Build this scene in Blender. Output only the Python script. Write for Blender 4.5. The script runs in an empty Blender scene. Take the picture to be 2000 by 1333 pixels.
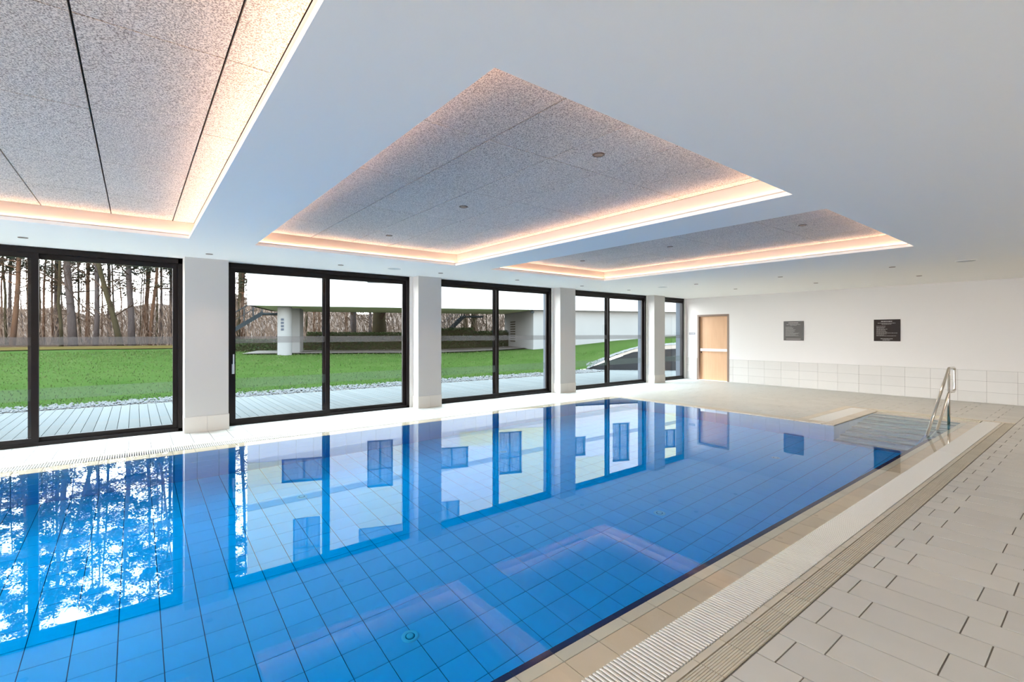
import bpy, math, random
import numpy as np
from mathutils import Vector, Matrix
R = math.radians
scene = bpy.context.scene
col = scene.collection
random.seed(7)

# ------------------------------------------------------------------ camera
F_PX, YAW, EYE = 933.66, R(51.775), 1.5
cam = bpy.data.cameras.new('camera')
cam.sensor_width = 36.0
cam.lens = F_PX / 2000 * 36.0
cam.shift_y = -14.9 / 2000
cam.clip_start, cam.clip_end = 0.05, 400
camo = bpy.data.objects.new('camera', cam)
camo.location = (0, 0, EYE)
camo.rotation_euler = (R(90), 0, YAW)
col.objects.link(camo)
scene.camera = camo

# ------------------------------------------------------------------ sky, exposure
SKY = 10.0
KO = 3.2 / SKY * 0.72      # darkens outdoor colours to offset the raised sky, exposure put into the colour
w = bpy.data.worlds.new('world')
scene.world = w
w.use_nodes = True
nt = w.node_tree
nt.nodes.clear()
out = nt.nodes.new('ShaderNodeOutputWorld')
bg = nt.nodes.new('ShaderNodeBackground')
tc = nt.nodes.new('ShaderNodeTexCoord')
sep = nt.nodes.new('ShaderNodeSeparateXYZ')
rmp = nt.nodes.new('ShaderNodeValToRGB')
rmp.color_ramp.elements[0].position = 0.0
rmp.color_ramp.elements[0].color = (1.0, 0.965, 0.94, 1)
rmp.color_ramp.elements[1].position = 0.65
rmp.color_ramp.elements[1].color = (0.66, 0.85, 1.0, 1)
nt.links.new(tc.outputs['Generated'], sep.inputs[0])
nt.links.new(sep.outputs['Z'], rmp.inputs[0])
nt.links.new(rmp.outputs[0], bg.inputs[0])
bg.inputs[1].default_value = SKY
nt.links.new(bg.outputs[0], out.inputs[0])

scene.view_settings.view_transform = 'Standard'
scene.view_settings.look = 'None'
scene.view_settings.gamma = 1
scene.view_settings.use_curve_mapping = False
scene.view_settings.exposure = 0.90
cy = scene.cycles
cy.use_denoising = True
cy.max_bounces = 12
cy.diffuse_bounces = 6
cy.glossy_bounces = 5
cy.transmission_bounces = 8
cy.transparent_max_bounces = 16
cy.sample_clamp_indirect = 6.0
cy.caustics_refractive = True
cy.caustics_reflective = True
LED_POWER = 12.5
SPOT_POWER = 21.0

# ------------------------------------------------------------------ materials
def mat(name, color, rough=0.6, metal=0.0, spec=0.5, vary=0.0, noise=None, bump=None, emit=None,
        stripes=None, coord='Object'):
    m = bpy.data.materials.new(name)
    m.use_nodes = True
    n, l = m.node_tree.nodes, m.node_tree.links
    b = n['Principled BSDF']
    b.inputs['Base Color'].default_value = (*color, 1)
    b.inputs['Roughness'].default_value = rough
    b.inputs['Metallic'].default_value = metal
    b.inputs['Specular IOR Level'].default_value = spec
    tcn = n.new('ShaderNodeTexCoord')
    src = None
    if noise:                       # (scale, amount, second colour[, stretch])
        nz = n.new('ShaderNodeTexNoise')
        nz.inputs['Scale'].default_value = noise[0]
        nz.inputs['Detail'].default_value = 5
        if len(noise) > 3:
            mp = n.new('ShaderNodeMapping')
            mp.inputs['Scale'].default_value = noise[3]
            l.new(tcn.outputs[coord], mp.inputs[0]); l.new(mp.outputs[0], nz.inputs[0])
        else:
            l.new(tcn.outputs[coord], nz.inputs[0])
        cr = n.new('ShaderNodeValToRGB')
        cr.color_ramp.elements[0].position = 0.5 - 0.5 * noise[1]
        cr.color_ramp.elements[1].position = 0.5 + 0.5 * noise[1]
        cr.color_ramp.elements[0].color = (*color, 1)
        cr.color_ramp.elements[1].color = (*noise[2], 1)
        l.new(nz.outputs[0], cr.inputs[0])
        src = cr.outputs[0]
    if vary:
        oi = n.new('ShaderNodeObjectInfo')
        mr = n.new('ShaderNodeMapRange')
        mr.inputs['To Min'].default_value = 1 - vary
        mr.inputs['To Max'].default_value = 1 + vary
        l.new(oi.outputs['Random'], mr.inputs[0])
        vm = n.new('ShaderNodeVectorMath'); vm.operation = 'SCALE'
        if src: l.new(src, vm.inputs[0])
        else: vm.inputs[0].default_value = color
        l.new(mr.outputs[0], vm.inputs['Scale'])
        src = vm.outputs[0]
    if src: l.new(src, b.inputs['Base Color'])
    if bump:                        # (scale, strength, distance)
        nb = n.new('ShaderNodeTexNoise')
        nb.inputs['Scale'].default_value = bump[0]
        nb.inputs['Detail'].default_value = 4
        l.new(tcn.outputs[coord], nb.inputs[0])
        bp = n.new('ShaderNodeBump')
        bp.inputs['Strength'].default_value = bump[1]
        bp.inputs['Distance'].default_value = bump[2]
        l.new(nb.outputs[0], bp.inputs['Height'])
        l.new(bp.outputs[0], b.inputs['Normal'])
    if emit:
        b.inputs['Emission Color'].default_value = (*emit[0], 1)
        b.inputs['Emission Strength'].default_value = emit[1]
    return m

M = {}
M['plaster'] = mat('plaster', (0.68, 0.655, 0.635), 0.85, bump=(9, 0.08, 0.004))
M['ceiling'] = mat('ceiling_paint', (0.93, 0.915, 0.875), 0.9)
M['pillar'] = mat('pillar_plaster', (0.50, 0.49, 0.475), 0.85, bump=(14, 0.1, 0.003))
M['floor_tile'] = mat('floor_tile', (0.515, 0.505, 0.465), 0.45, vary=0.04, noise=(6, 0.9, (0.555, 0.54, 0.50)), bump=(240, 0.25, 0.0008))
M['grout'] = mat('grout', (0.17, 0.155, 0.135), 0.9)
M['wall_tile'] = mat('wall_tile', (0.55, 0.53, 0.50), 0.35, vary=0.03, noise=(4, 0.9, (0.58, 0.56, 0.53)))
M['plinth'] = mat('plinth_tile', (0.62, 0.59, 0.545), 0.4, vary=0.03)
M['beige'] = mat('beige_coping_tile', (0.55, 0.475, 0.37), 0.35, vary=0.07, noise=(9, 0.9, (0.59, 0.515, 0.41)))
M['beige_wet_lightened'] = mat('beige_wet_tile_lightened', (0.80, 0.665, 0.49), 0.35, vary=0.06, noise=(9, 0.9, (0.85, 0.71, 0.54)))  # beige tile lightened in colour to make up for light lost under water
M['lip'] = mat('grey_lip_tile', (0.80, 0.75, 0.62), 0.35, vary=0.04)
M['ribbed'] = mat('ribbed_tile', (0.56, 0.51, 0.42), 0.5, vary=0.04)
M['grate'] = mat('white_grate', (0.72, 0.70, 0.65), 0.4)
M['dark'] = mat('gutter_dark', (0.10, 0.095, 0.085), 0.8)
M['navy'] = mat('navy_tile', (0.006, 0.012, 0.07), 0.3, vary=0.05)
M['pool_tile'] = mat('pool_tile', (0.15, 0.82, 0.93), 0.3, vary=0.04, noise=(7, 0.9, (0.17, 0.86, 0.96)))
M['pool_grout'] = mat('pool_grout', (0.005, 0.11, 0.17), 0.8)
M['pool_wall'] = mat('pool_wall_tile', (0.42, 0.58, 0.74), 0.3, vary=0.04)
M['step'] = mat('step_tile', (0.50, 0.50, 0.50), 0.35, vary=0.04)
M['step_edge'] = mat('step_nosing', (0.055, 0.06, 0.075), 0.4)
M['inlet'] = mat('inlet_plastic', (0.40, 0.98, 0.90), 0.4)
M['inlet_dark'] = mat('inlet_slot', (0.005, 0.16, 0.18), 0.6)
M['frame'] = mat('bronze_black_frame', (0.008, 0.005, 0.005), 0.4, spec=0.25)
M['steel'] = mat('brushed_steel', (0.70, 0.66, 0.60), 0.16, metal=1.0)
M['handle'] = mat('satin_handle', (0.78, 0.78, 0.80), 0.3, metal=0.6)
M['led'] = mat('led_strip', (1, 0.9, 0.8), 0.5, emit=((1.0, 0.68, 0.47), LED_POWER))
M['cove'] = mat('cove_paint', (0.56, 0.50, 0.46), 0.85)
M['wool'] = mat('wood_wool_panel', (0.33, 0.25, 0.21), 0.95, noise=(150, 0.26, (0.94, 0.83, 0.74)), bump=(150, 0.5, 0.002), vary=0.03)
for nd_ in M['wool'].node_tree.nodes:
    if nd_.type == 'VALTORGB':
        nd_.color_ramp.elements[0].position = 0.36; nd_.color_ramp.elements[1].position = 0.58
M['joint'] = mat('panel_joint', (0.045, 0.03, 0.025), 0.9)
M['lamp_ring'] = mat('lamp_ring', (0.16, 0.10, 0.07), 0.4)
M['lamp_in'] = mat('lamp_reflector', (0.50, 0.30, 0.18), 0.35)
M['lamp_on'] = mat('lamp_lens', (0.45, 0.40, 0.36), 0.3)
M['speaker'] = mat('speaker_grille', (0.55, 0.56, 0.57), 0.6)
M['oak'] = mat('oak_veneer', (0.50, 0.285, 0.15), 0.45, noise=(3.0, 0.9, (0.62, 0.38, 0.22), (9, 9, 0.5)))
M['door_frame'] = mat('door_frame', (0.20, 0.135, 0.10), 0.45)
M['bar'] = mat('push_bar', (0.82, 0.80, 0.78), 0.35, metal=0.2)
M['black'] = mat('black_plastic', (0.015, 0.013, 0.012), 0.5)
M['sign'] = mat('sign_board', (0.022, 0.014, 0.012), 0.6, spec=0.25)
M['sign_grey'] = mat('sign_board_grey', (0.070, 0.062, 0.056), 0.45)
M['sign_text'] = mat('sign_print', (0.42, 0.39, 0.37), 0.6)
M['small_sign'] = mat('small_sign', (0.22, 0.23, 0.27), 0.5)
M['plank'] = mat('grey_plank', (0.34, 0.345, 0.335), 0.7, vary=0.06, noise=(5, 0.8, (0.30, 0.31, 0.30), (0.4, 6, 6)))
M['deck_gap'] = mat('deck_gap', (0.012, 0.012, 0.012), 0.9)
M['pebble'] = mat('white_pebble', (0.45, 0.45, 0.45), 0.8, noise=(7, 0.9, (0.30, 0.295, 0.29)))
M['grass'] = mat('lawn', (0.054, 0.112, 0.022), 0.95, noise=(0.9, 0.5, (0.085, 0.142, 0.036)), bump=(9, 0.8, 0.05))
M['blade'] = mat('grass_blade', (0.080, 0.165, 0.035), 0.9, noise=(2.0, 0.5, (0.150, 0.200, 0.065)))
M['outer_wall'] = mat('outer_render', (0.33, 0.37, 0.43), 0.9)
M['straw'] = mat('straw_edge', (0.19, 0.13, 0.045), 0.95, noise=(1.5, 0.6, (0.12, 0.10, 0.03)))
M['litter'] = mat('leaf_litter', (0.11, 0.065, 0.042), 0.95, noise=(0.7, 0.7, (0.16, 0.11, 0.075)))
M['hill'] = mat('backdrop_brown', (0.40, 0.29, 0.235), 1.0, noise=(2.2, 0.5, (0.30, 0.235, 0.20), (1, 1, 0.12)))
M['path'] = mat('gravel_path', (0.30, 0.26, 0.23), 0.9, noise=(6, 0.6, (0.42, 0.38, 0.34)))
M['concrete'] = mat('concrete', (0.42, 0.42, 0.41), 0.85, noise=(0.8, 0.8, (0.48, 0.48, 0.47)), bump=(5, 0.1, 0.01))
M['retaining'] = mat('retaining_wall', (0.042, 0.045, 0.050), 0.8, noise=(1.5, 0.8, (0.055, 0.058, 0.062)))
M['facade'] = mat('white_render', (0.95, 0.93, 0.93), 0.85)
M['facade_yellow'] = mat('yellow_render', (0.95, 0.93, 0.55), 0.85)
M['facade_cream'] = mat('cream_render', (0.98, 0.93, 0.72), 0.85)
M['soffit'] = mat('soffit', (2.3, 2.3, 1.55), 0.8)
M['win_frame'] = mat('window_frame_grey', (0.03, 0.05, 0.075), 0.5)
M['curtain'] = mat('curtain', (0.24, 0.28, 0.36), 0.9, noise=(5, 0.5, (0.15, 0.18, 0.24), (9, 9, 0.15)))
M['bark'] = mat('bark_grey', (0.11, 0.085, 0.08), 0.95, noise=(3, 0.7, (0.20, 0.16, 0.15), (3, 3, 0.5)), bump=(14, 0.7, 0.05))
M['bark_red_sidelit'] = mat('bark_red_sidelit', (0.16, 0.08, 0.05), 0.95, noise=(2.5, 0.7, (0.26, 0.15, 0.09), (3, 3, 0.5)))  # reddish bark, with warm side light put into its colour
M['bark_dark'] = mat('bark_dark', (0.06, 0.048, 0.03), 0.95, noise=(3, 0.7, (0.10, 0.08, 0.04), (3, 3, 0.5)))
M['twig'] = mat('twig', (0.13, 0.085, 0.06), 0.95)
M['twig_pale'] = mat('twig_pale', (0.46, 0.32, 0.24), 0.95, noise=(3.0, 0.9, (0.16, 0.105, 0.075)))
M['needle'] = mat('needles', (0.06, 0.075, 0.045), 0.9, noise=(0.8, 0.7, (0.09, 0.105, 0.06)))
M['hedge'] = mat('hedge_leaf', (0.05, 0.09, 0.03), 0.8, noise=(3, 0.7, (0.13, 0.19, 0.07)))
M['galv'] = mat('galvanised_steel', (0.10, 0.125, 0.14), 0.5, metal=0.3)
M['mark'] = mat('faded_marking', (0.13, 0.15, 0.19), 0.8)

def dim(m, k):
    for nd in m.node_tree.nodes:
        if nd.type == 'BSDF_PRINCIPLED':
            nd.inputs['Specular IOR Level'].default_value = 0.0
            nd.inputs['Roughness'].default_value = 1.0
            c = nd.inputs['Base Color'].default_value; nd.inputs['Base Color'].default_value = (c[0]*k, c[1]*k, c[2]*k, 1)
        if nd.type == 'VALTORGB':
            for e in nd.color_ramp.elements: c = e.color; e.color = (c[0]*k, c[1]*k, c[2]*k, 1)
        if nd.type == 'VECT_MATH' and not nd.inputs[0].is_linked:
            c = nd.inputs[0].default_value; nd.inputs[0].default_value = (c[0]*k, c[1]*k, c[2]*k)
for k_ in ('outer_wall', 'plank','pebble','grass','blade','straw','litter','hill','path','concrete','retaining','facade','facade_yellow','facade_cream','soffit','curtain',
           'bark','bark_red_sidelit','bark_dark','twig','twig_pale','needle','hedge','galv','mark','win_frame'):
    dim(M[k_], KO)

def glass_mat():
    m = bpy.data.materials.new('window_glass')
    m.use_nodes = True
    n, l = m.node_tree.nodes, m.node_tree.links
    n.clear()
    o = n.new('ShaderNodeOutputMaterial')
    tr = n.new('ShaderNodeBsdfTransparent'); tr.inputs[0].default_value = (0.97, 0.985, 0.975, 1)
    gl = n.new('ShaderNodeBsdfGlossy'); gl.inputs['Roughness'].default_value = 0.0
    lw = n.new('ShaderNodeLayerWeight'); lw.inputs[0].default_value = 0.5
    pw = n.new('ShaderNodeMath'); pw.operation = 'POWER'; pw.inputs[1].default_value = 5
    fr = n.new('ShaderNodeMath'); fr.operation = 'MULTIPLY_ADD'; fr.inputs[1].default_value = 0.9; fr.inputs[2].default_value = 0.035
    l.new(lw.outputs['Facing'], pw.inputs[0]); l.new(pw.outputs[0], fr.inputs[0])
    mx = n.new('ShaderNodeMixShader')
    l.new(fr.outputs[0], mx.inputs[0]); l.new(tr.outputs[0], mx.inputs[1]); l.new(gl.outputs[0], mx.inputs[2])
    l.new(mx.outputs[0], o.inputs[0])
    return m
M['glass'] = glass_mat()

def film_mat(name, c, fac):
    m = bpy.data.materials.new(name)
    m.use_nodes = True
    n, l = m.node_tree.nodes, m.node_tree.links
    n.clear()
    o = n.new('ShaderNodeOutputMaterial')
    tr = n.new('ShaderNodeBsdfTransparent')
    tl = n.new('ShaderNodeBsdfTranslucent'); tl.inputs[0].default_value = (*c, 1)
    df = n.new('ShaderNodeBsdfDiffuse'); df.inputs[0].default_value = (*c, 1)
    m1 = n.new('ShaderNodeMixShader'); m1.inputs[0].default_value = 0.5
    l.new(tl.outputs[0], m1.inputs[1]); l.new(df.outputs[0], m1.inputs[2])
    mx = n.new('ShaderNodeMixShader'); mx.inputs[0].default_value = fac
    l.new(tr.outputs[0], mx.inputs[1]); l.new(m1.outputs[0], mx.inputs[2])
    l.new(mx.outputs[0], o.inputs[0])
    return m
M['film'] = film_mat('frosted_band', (0.095, 0.082, 0.078), 0.52)
M['film2'] = film_mat('frosted_band_faint', (0.10, 0.12, 0.10), 0.30)

def water_mat():
    m = bpy.data.materials.new('pool_water')
    m.use_nodes = True
    n, l = m.node_tree.nodes, m.node_tree.links
    n.clear()
    o = n.new('ShaderNodeOutputMaterial')
    g = n.new('ShaderNodeBsdfGlass'); g.inputs['IOR'].default_value = 1.33; g.inputs['Roughness'].default_value = 0.0
    va = n.new('ShaderNodeVolumeAbsorption')
    va.inputs['Color'].default_value = (0.0, 0.885, 0.993, 1)
    va.inputs['Density'].default_value = 1.9
    l.new(g.outputs[0], o.inputs['Surface']); l.new(va.outputs[0], o.inputs['Volume'])
    return m
M['water'] = water_mat()

# ------------------------------------------------------------------ mesh helpers
class MB:
    def __init__(s):
        s.v, s.f = [], []
    def box(s, x0, x1, y0, y1, z0, z1, bev=0.0):
        if not bev:
            b = len(s.v)
            s.v += [(x0,y0,z0),(x1,y0,z0),(x1,y1,z0),(x0,y1,z0),(x0,y0,z1),(x1,y0,z1),(x1,y1,z1),(x0,y1,z1)]
            s.f += [tuple(b+i for i in q) for q in ((0,3,2,1),(4,5,6,7),(0,1,5,4),(1,2,6,5),(2,3,7,6),(3,0,4,7))]
        else:                        # bevelled top edge only
            b = len(s.v); e = bev
            s.v += [(x0,y0,z0),(x1,y0,z0),(x1,y1,z0),(x0,y1,z0),(x0,y0,z1-e),(x1,y0,z1-e),(x1,y1,z1-e),(x0,y1,z1-e),
                    (x0+e,y0+e,z1),(x1-e,y0+e,z1),(x1-e,y1-e,z1),(x0+e,y1-e,z1)]
            s.f += [tuple(b+i for i in q) for q in ((0,3,2,1),(0,1,5,4),(1,2,6,5),(2,3,7,6),(3,0,4,7),
                    (4,5,9,8),(5,6,10,9),(6,7,11,10),(7,4,8,11),(8,9,10,11))]
        return s
    def face(s, pts):
        b = len(s.v); s.v += [tuple(p) for p in pts]; s.f.append(tuple(range(b, b+len(pts)))); return s
    def prism(s, poly, z0, z1):      # poly counter-clockwise from above
        b, n = len(s.v), len(poly)
        s.v += [(x, y, z0) for x, y in poly] + [(x, y, z1) for x, y in poly]
        s.f.append(tuple(b+i for i in reversed(range(n)))); s.f.append(tuple(b+n+i for i in range(n)))
        for i in range(n):
            j = (i+1) % n
            s.f.append((b+i, b+j, b+n+j, b+n+i))
        return s
    def tube(s, pts, rad, seg=8, cap=True):
        pts = [Vector(p) for p in pts]
        if not hasattr(rad, '__len__'): rad = [rad]*len(pts)
        b = len(s.v); n = len(pts); side = None
        for i, p in enumerate(pts):
            d = (pts[min(i+1, n-1)] - pts[max(i-1, 0)]).normalized()
            if side is None:
                up = Vector((0,0,1)) if abs(d.z) < 0.95 else Vector((1,0,0))
                side = d.cross(up).normalized()
            else:
                side = (side - d*side.dot(d)).normalized()
            o = d.cross(side)
            for k in range(seg):
                a = 2*math.pi*k/seg
                s.v.append(tuple(p + (side*math.cos(a) + o*math.sin(a))*rad[i]))
        for i in range(n-1):
            for k in range(seg):
                k2 = (k+1) % seg
                s.f.append((b+i*seg+k, b+i*seg+k2, b+(i+1)*seg+k2, b+(i+1)*seg+k))
        if cap:
            s.f.append(tuple(b+k for k in reversed(range(seg)))); s.f.append(tuple(b+(n-1)*seg+k for k in range(seg)))
        return s
    def lathe(s, prof, seg=24, c=(0,0,0)):   # prof: (r,z) list, about z
        b = len(s.v)
        for r_, z in prof:
            for k in range(seg):
                a = 2*math.pi*k/seg
                s.v.append((c[0]+r_*math.cos(a), c[1]+r_*math.sin(a), c[2]+z))
        for i in range(len(prof)-1):
            for k in range(seg):
                k2 = (k+1) % seg
                s.f.append((b+i*seg+k, b+i*seg+k2, b+(i+1)*seg+k2, b+(i+1)*seg+k))
        return s
    def mesh(s, name, m, smooth=False):
        me = bpy.data.meshes.new(name)
        me.from_pydata(s.v, [], s.f); me.update()
        if m: me.materials.append(m)
        if smooth: me.polygons.foreach_set('use_smooth', [True]*len(me.polygons))
        return me
    def build(s, name, m, parent=None, smooth=False, **tags):
        return link(name, s.mesh(name, m, smooth), parent, **tags)

def link(name, me, parent=None, loc=None, **tags):
    o = bpy.data.objects.new(name, me)
    col.objects.link(o)
    if parent is not None: o.parent = parent
    if loc: o.location = loc
    for k, v in tags.items():
        if v: o[k] = v
    return o
def thing(name, label, category, loc=(0,0,0), rz=0, group=None):
    o = bpy.data.objects.new(name, None)
    o.empty_display_size = 0.1
    col.objects.link(o); o.location = loc; o.rotation_euler = (0, 0, rz)
    o['label'] = label; o['category'] = category
    if group: o['group'] = group
    return o
def copy_tree(o, parent=None):
    c = o.copy(); col.objects.link(c)
    if parent is not None: c.parent = parent
    for ch in o.children: copy_tree(ch, c)
    return c
def struct(name, mb, m, parent=None, label=None):
    o = mb.build(name, m, parent)
    if parent is None: o['kind'] = 'structure'
    if label: o['label'] = label
    return o

FW = (-math.sin(YAW), math.cos(YAW)); RT = (math.cos(YAW), math.sin(YAW))
def seen(x, y, z):                    # distance-based size of a piece seen by the camera, 0 when outside the frame
    d = x*FW[0] + y*FW[1]
    if d < 0.2: return 0
    u = 1000 + F_PX*(x*RT[0]+y*RT[1])/d; v = 651.6 - F_PX*(z-EYE)/d
    if not (-60 < u < 2060 and -60 < v < 1400): return 0
    return 1.0/(d*d*d)
def at(px, D, z=0):                   # where the line of sight through column px is at depth D
    lat = (px-1000)/F_PX*D
    return (FW[0]*D + RT[0]*lat, FW[1]*D + RT[1]*lat, z)

# ------------------------------------------------------------------ room constants
WX, BY, CZ = -8.914, 14.4, 2.65       # window plane, back wall, ceiling
PZ = 2.85                             # acoustic panel level in the coffers
XR, YN = 1.7, -10.5                    # right-hand wall, near wall
PX0, PX1 = -7.24, -1.645              # basin
PY0, PY1 = -3.5, 8.93
AX0, AY1 = -2.87, 10.93               # stair alcove
DEPTH = 1.27
WZ = -0.006                           # water level

# ---- floor slab (grout bed) around the pool, as one floor object with tile children
def rects_floor():
    return [(-8.93, XR, YN, PY0-0.6), (-1.06, XR, PY0-0.6, BY), (-8.93, -7.845, PY0-0.6, BY),
            (-7.845, -3.5, 9.21, BY), (-3.5, -1.06, 11.53, BY)]
fl = MB()
for x0, x1, y0, y1 in rects_floor(): fl.box(x0, x1, y0, y1, -0.25, -0.005)
floor = struct('floor', fl, M['grout'])

PITY, PITX, J = 0.2362, 0.478, 0.007
tiles = []
def tile_rect(region):
    rx0, rx1, ry0, ry1 = region
    k0 = math.floor((ry0-2.29)/PITY) - 1
    k1 = math.ceil((ry1-2.29)/PITY) + 1
    for k in range(k0, k1):
        y0, y1 = 2.29 + k*PITY, 2.29 + (k+1)*PITY
        off = -0.97 + (0.12 if k % 2 else 0.0)
        i0 = math.floor((rx0-off)/PITX) - 1
        i1 = math.ceil((rx1-off)/PITX) + 1
        for i in range(i0, i1):
            x0, x1 = off + i*PITX, off + (i+1)*PITX
            a0, a1, b0, b1 = max(x0, rx0), min(x1, rx1), max(y0, ry0), min(y1, ry1)
            if a1-a0 < 0.03 or b1-b0 < 0.03: continue
            tiles.append((a0, a1, b0, b1))
tile_rect((-1.055, XR, YN, BY))
tile_rect((-8.9, -7.85, PY0-0.6, BY))
tile_rect((-7.85, -3.5, 9.22, BY))
tile_rect((-3.5, -1.055, 11.54, BY))
tiles.sort(key=lambda t: -seen((t[0]+t[1])/2, (t[2]+t[3])/2, 0)*(t[1]-t[0]))
unit_tile = {}
def add_tiles(lst, parent, name, m, zt, th, j=J, limit=300, bev=0.0, rest_name=None, jit=0.0006):
    rest = MB(); nrest = 0
    for n_, (x0, x1, y0, y1) in enumerate(lst):
        sx, sy = x1-x0-j, y1-y0-j
        dz = random.uniform(-jit, jit)
        if n_ < limit:
            key = (name, round(sx, 3), round(sy, 3))
            if key not in unit_tile:
                unit_tile[key] = MB().box(-sx/2, sx/2, -sy/2, sy/2, -th, 0, bev).mesh(name, m)
            link(name, unit_tile[key], parent, ((x0+x1)/2, (y0+y1)/2, zt+dz))
        else:
            rest.box((x0+x1)/2-sx/2, (x0+x1)/2+sx/2, (y0+y1)/2-sy/2, (y0+y1)/2+sy/2, zt-th, zt+dz, bev); nrest += 1
    if nrest:
        rest.build(rest_name or name+'_field', m, parent, kind='stuff')
add_tiles(tiles, floor, 'floor_tile', M['floor_tile'], 0.0, 0.008, rest_name='floor_tiles')

# ---- walls
wall_back = struct('wall_back', MB().box(WX-0.3, -8.51, BY, BY+0.25, -0.2, CZ+0.4).box(-7.45, XR+0.2, BY, BY+0.25, -0.2, CZ+0.4)
                   .box(-8.51, -7.45, BY, BY+0.25, 2.10, CZ+0.4).box(-8.51, -7.45, BY+0.2, BY+0.25, -0.2, 2.10), M['plaster'])
tm = {}
def wtile(wx, parent, x0, x1, z0, z1):
    k = (round(x1-x0, 3), round(z1-z0, 3))
    if k not in tm:
        a, b = k
        tm[k] = MB().box(-a/2+.0018, a/2-.0018, -0.010, 0.0, -b/2+.0018, b/2-.0018).mesh('wall_tile', M['wall_tile'])
    link('wall_tile', tm[k], parent, ((x0+x1)/2, BY, (z0+z1)/2))
xs = [-7.44] + [-7.32 + 0.4632*i for i in range(0, 20)]
xs = [x for x in xs if x < XR-0.05] + [XR]
for a, b in zip(xs[:-1], xs[1:]):
    for r_ in range(3): wtile(0, wall_back, a, b, 0.232*r_, 0.232*(r_+1))
for r_ in range(3): wtile(0, wall_back, -8.90, -8.52, 0.232*r_, 0.232*(r_+1))
g = MB().box(-7.445, XR, BY-0.003, BY+0.001, 0, 0.697).box(-8.905, -8.515, BY-0.003, BY+0.001, 0, 0.697)
g.build('tile_grout', M['grout'], wall_back)
struct('wall_right', MB().box(XR, XR+0.2, YN, BY, -0.2, CZ+0.4), M['plaster'])
struct('wall_near', MB().box(WX-0.3, -8.7, YN-0.2, YN, -0.2, CZ+0.4).box(1.5, XR+0.2, YN-0.2, YN, -0.2, CZ+0.4)
       .box(-8.7, 1.5, YN-0.2, YN, -0.2, 0.05).box(-8.7, 1.5, YN-0.2, YN, 2.62, CZ+0.4), M['plaster'])  # unseen end wall left wide open, added to let in more daylight

# ---- window wall: openings, pillars
WINS = [(-10.3, -7.1, -8.7), (-6.48, -3.26, -4.87), (-2.65, 0.57, -1.07), (1.16, 4.37, 2.735), (4.99, 8.29, 6.58), (8.92, 12.22, 10.49), (12.84, 14.27, None)]
wl = MB()
wl.box(WX-0.11, WX+0.02, YN, WINS[0][0], -0.2, CZ+0.4)
for (a, b) in ((-7.1, -6.48), (-3.26, -2.65), (0.57, 1.16), (4.37, 4.99), (8.29, 8.92), (12.22, 12.84), (14.27, 14.65)):
    wl.box(WX-0.11, WX+0.02, a, b, -0.2, CZ+0.4)
wl.box(WX-0.11, WX+0.02, YN, 14.65, CZ, CZ+0.4)
wl.box(WX-0.11, WX+0.02, YN, 14.65, -0.25, -0.003)
wall_left = struct('wall_left', wl, M['plaster'])
wo_ = MB()
for v in wl.v: wo_.v.append((v[0]-0.19 if abs(v[0]-(WX-0.11)) < 1e-6 else WX-0.111, v[1], v[2]))
wo_.f = list(wl.f)
wo_.build('outer_render', M['outer_wall'], wall_left)
PF = -8.66
for i, (a, b) in enumerate(((-7.05, -6.52), (-3.2, -2.68), (0.58, 1.15), (4.44, 4.96), (8.36, 8.90), (12.28, 12.82))):
    p = MB().box(WX, PF, a, b, -0.01, CZ+0.02).build('pillar', M['pillar'], None)
    p['kind'] = 'structure'
    for (u, v) in ((a-0.008, (a+b)/2), ((a+b)/2, b+0.008)):
        q = MB().box(PF-0.004, PF+0.010, u+.0015, v-.0015, 0.0, 0.235).build('plinth_tile', M['plinth'], p)
    for (u, v) in ((a-0.010, a), (b, b+0.010)):
        MB().box(WX+0.02, PF-0.006, u, v, 0.0, 0.235).build('plinth_tile', M['plinth'], p)

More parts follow.
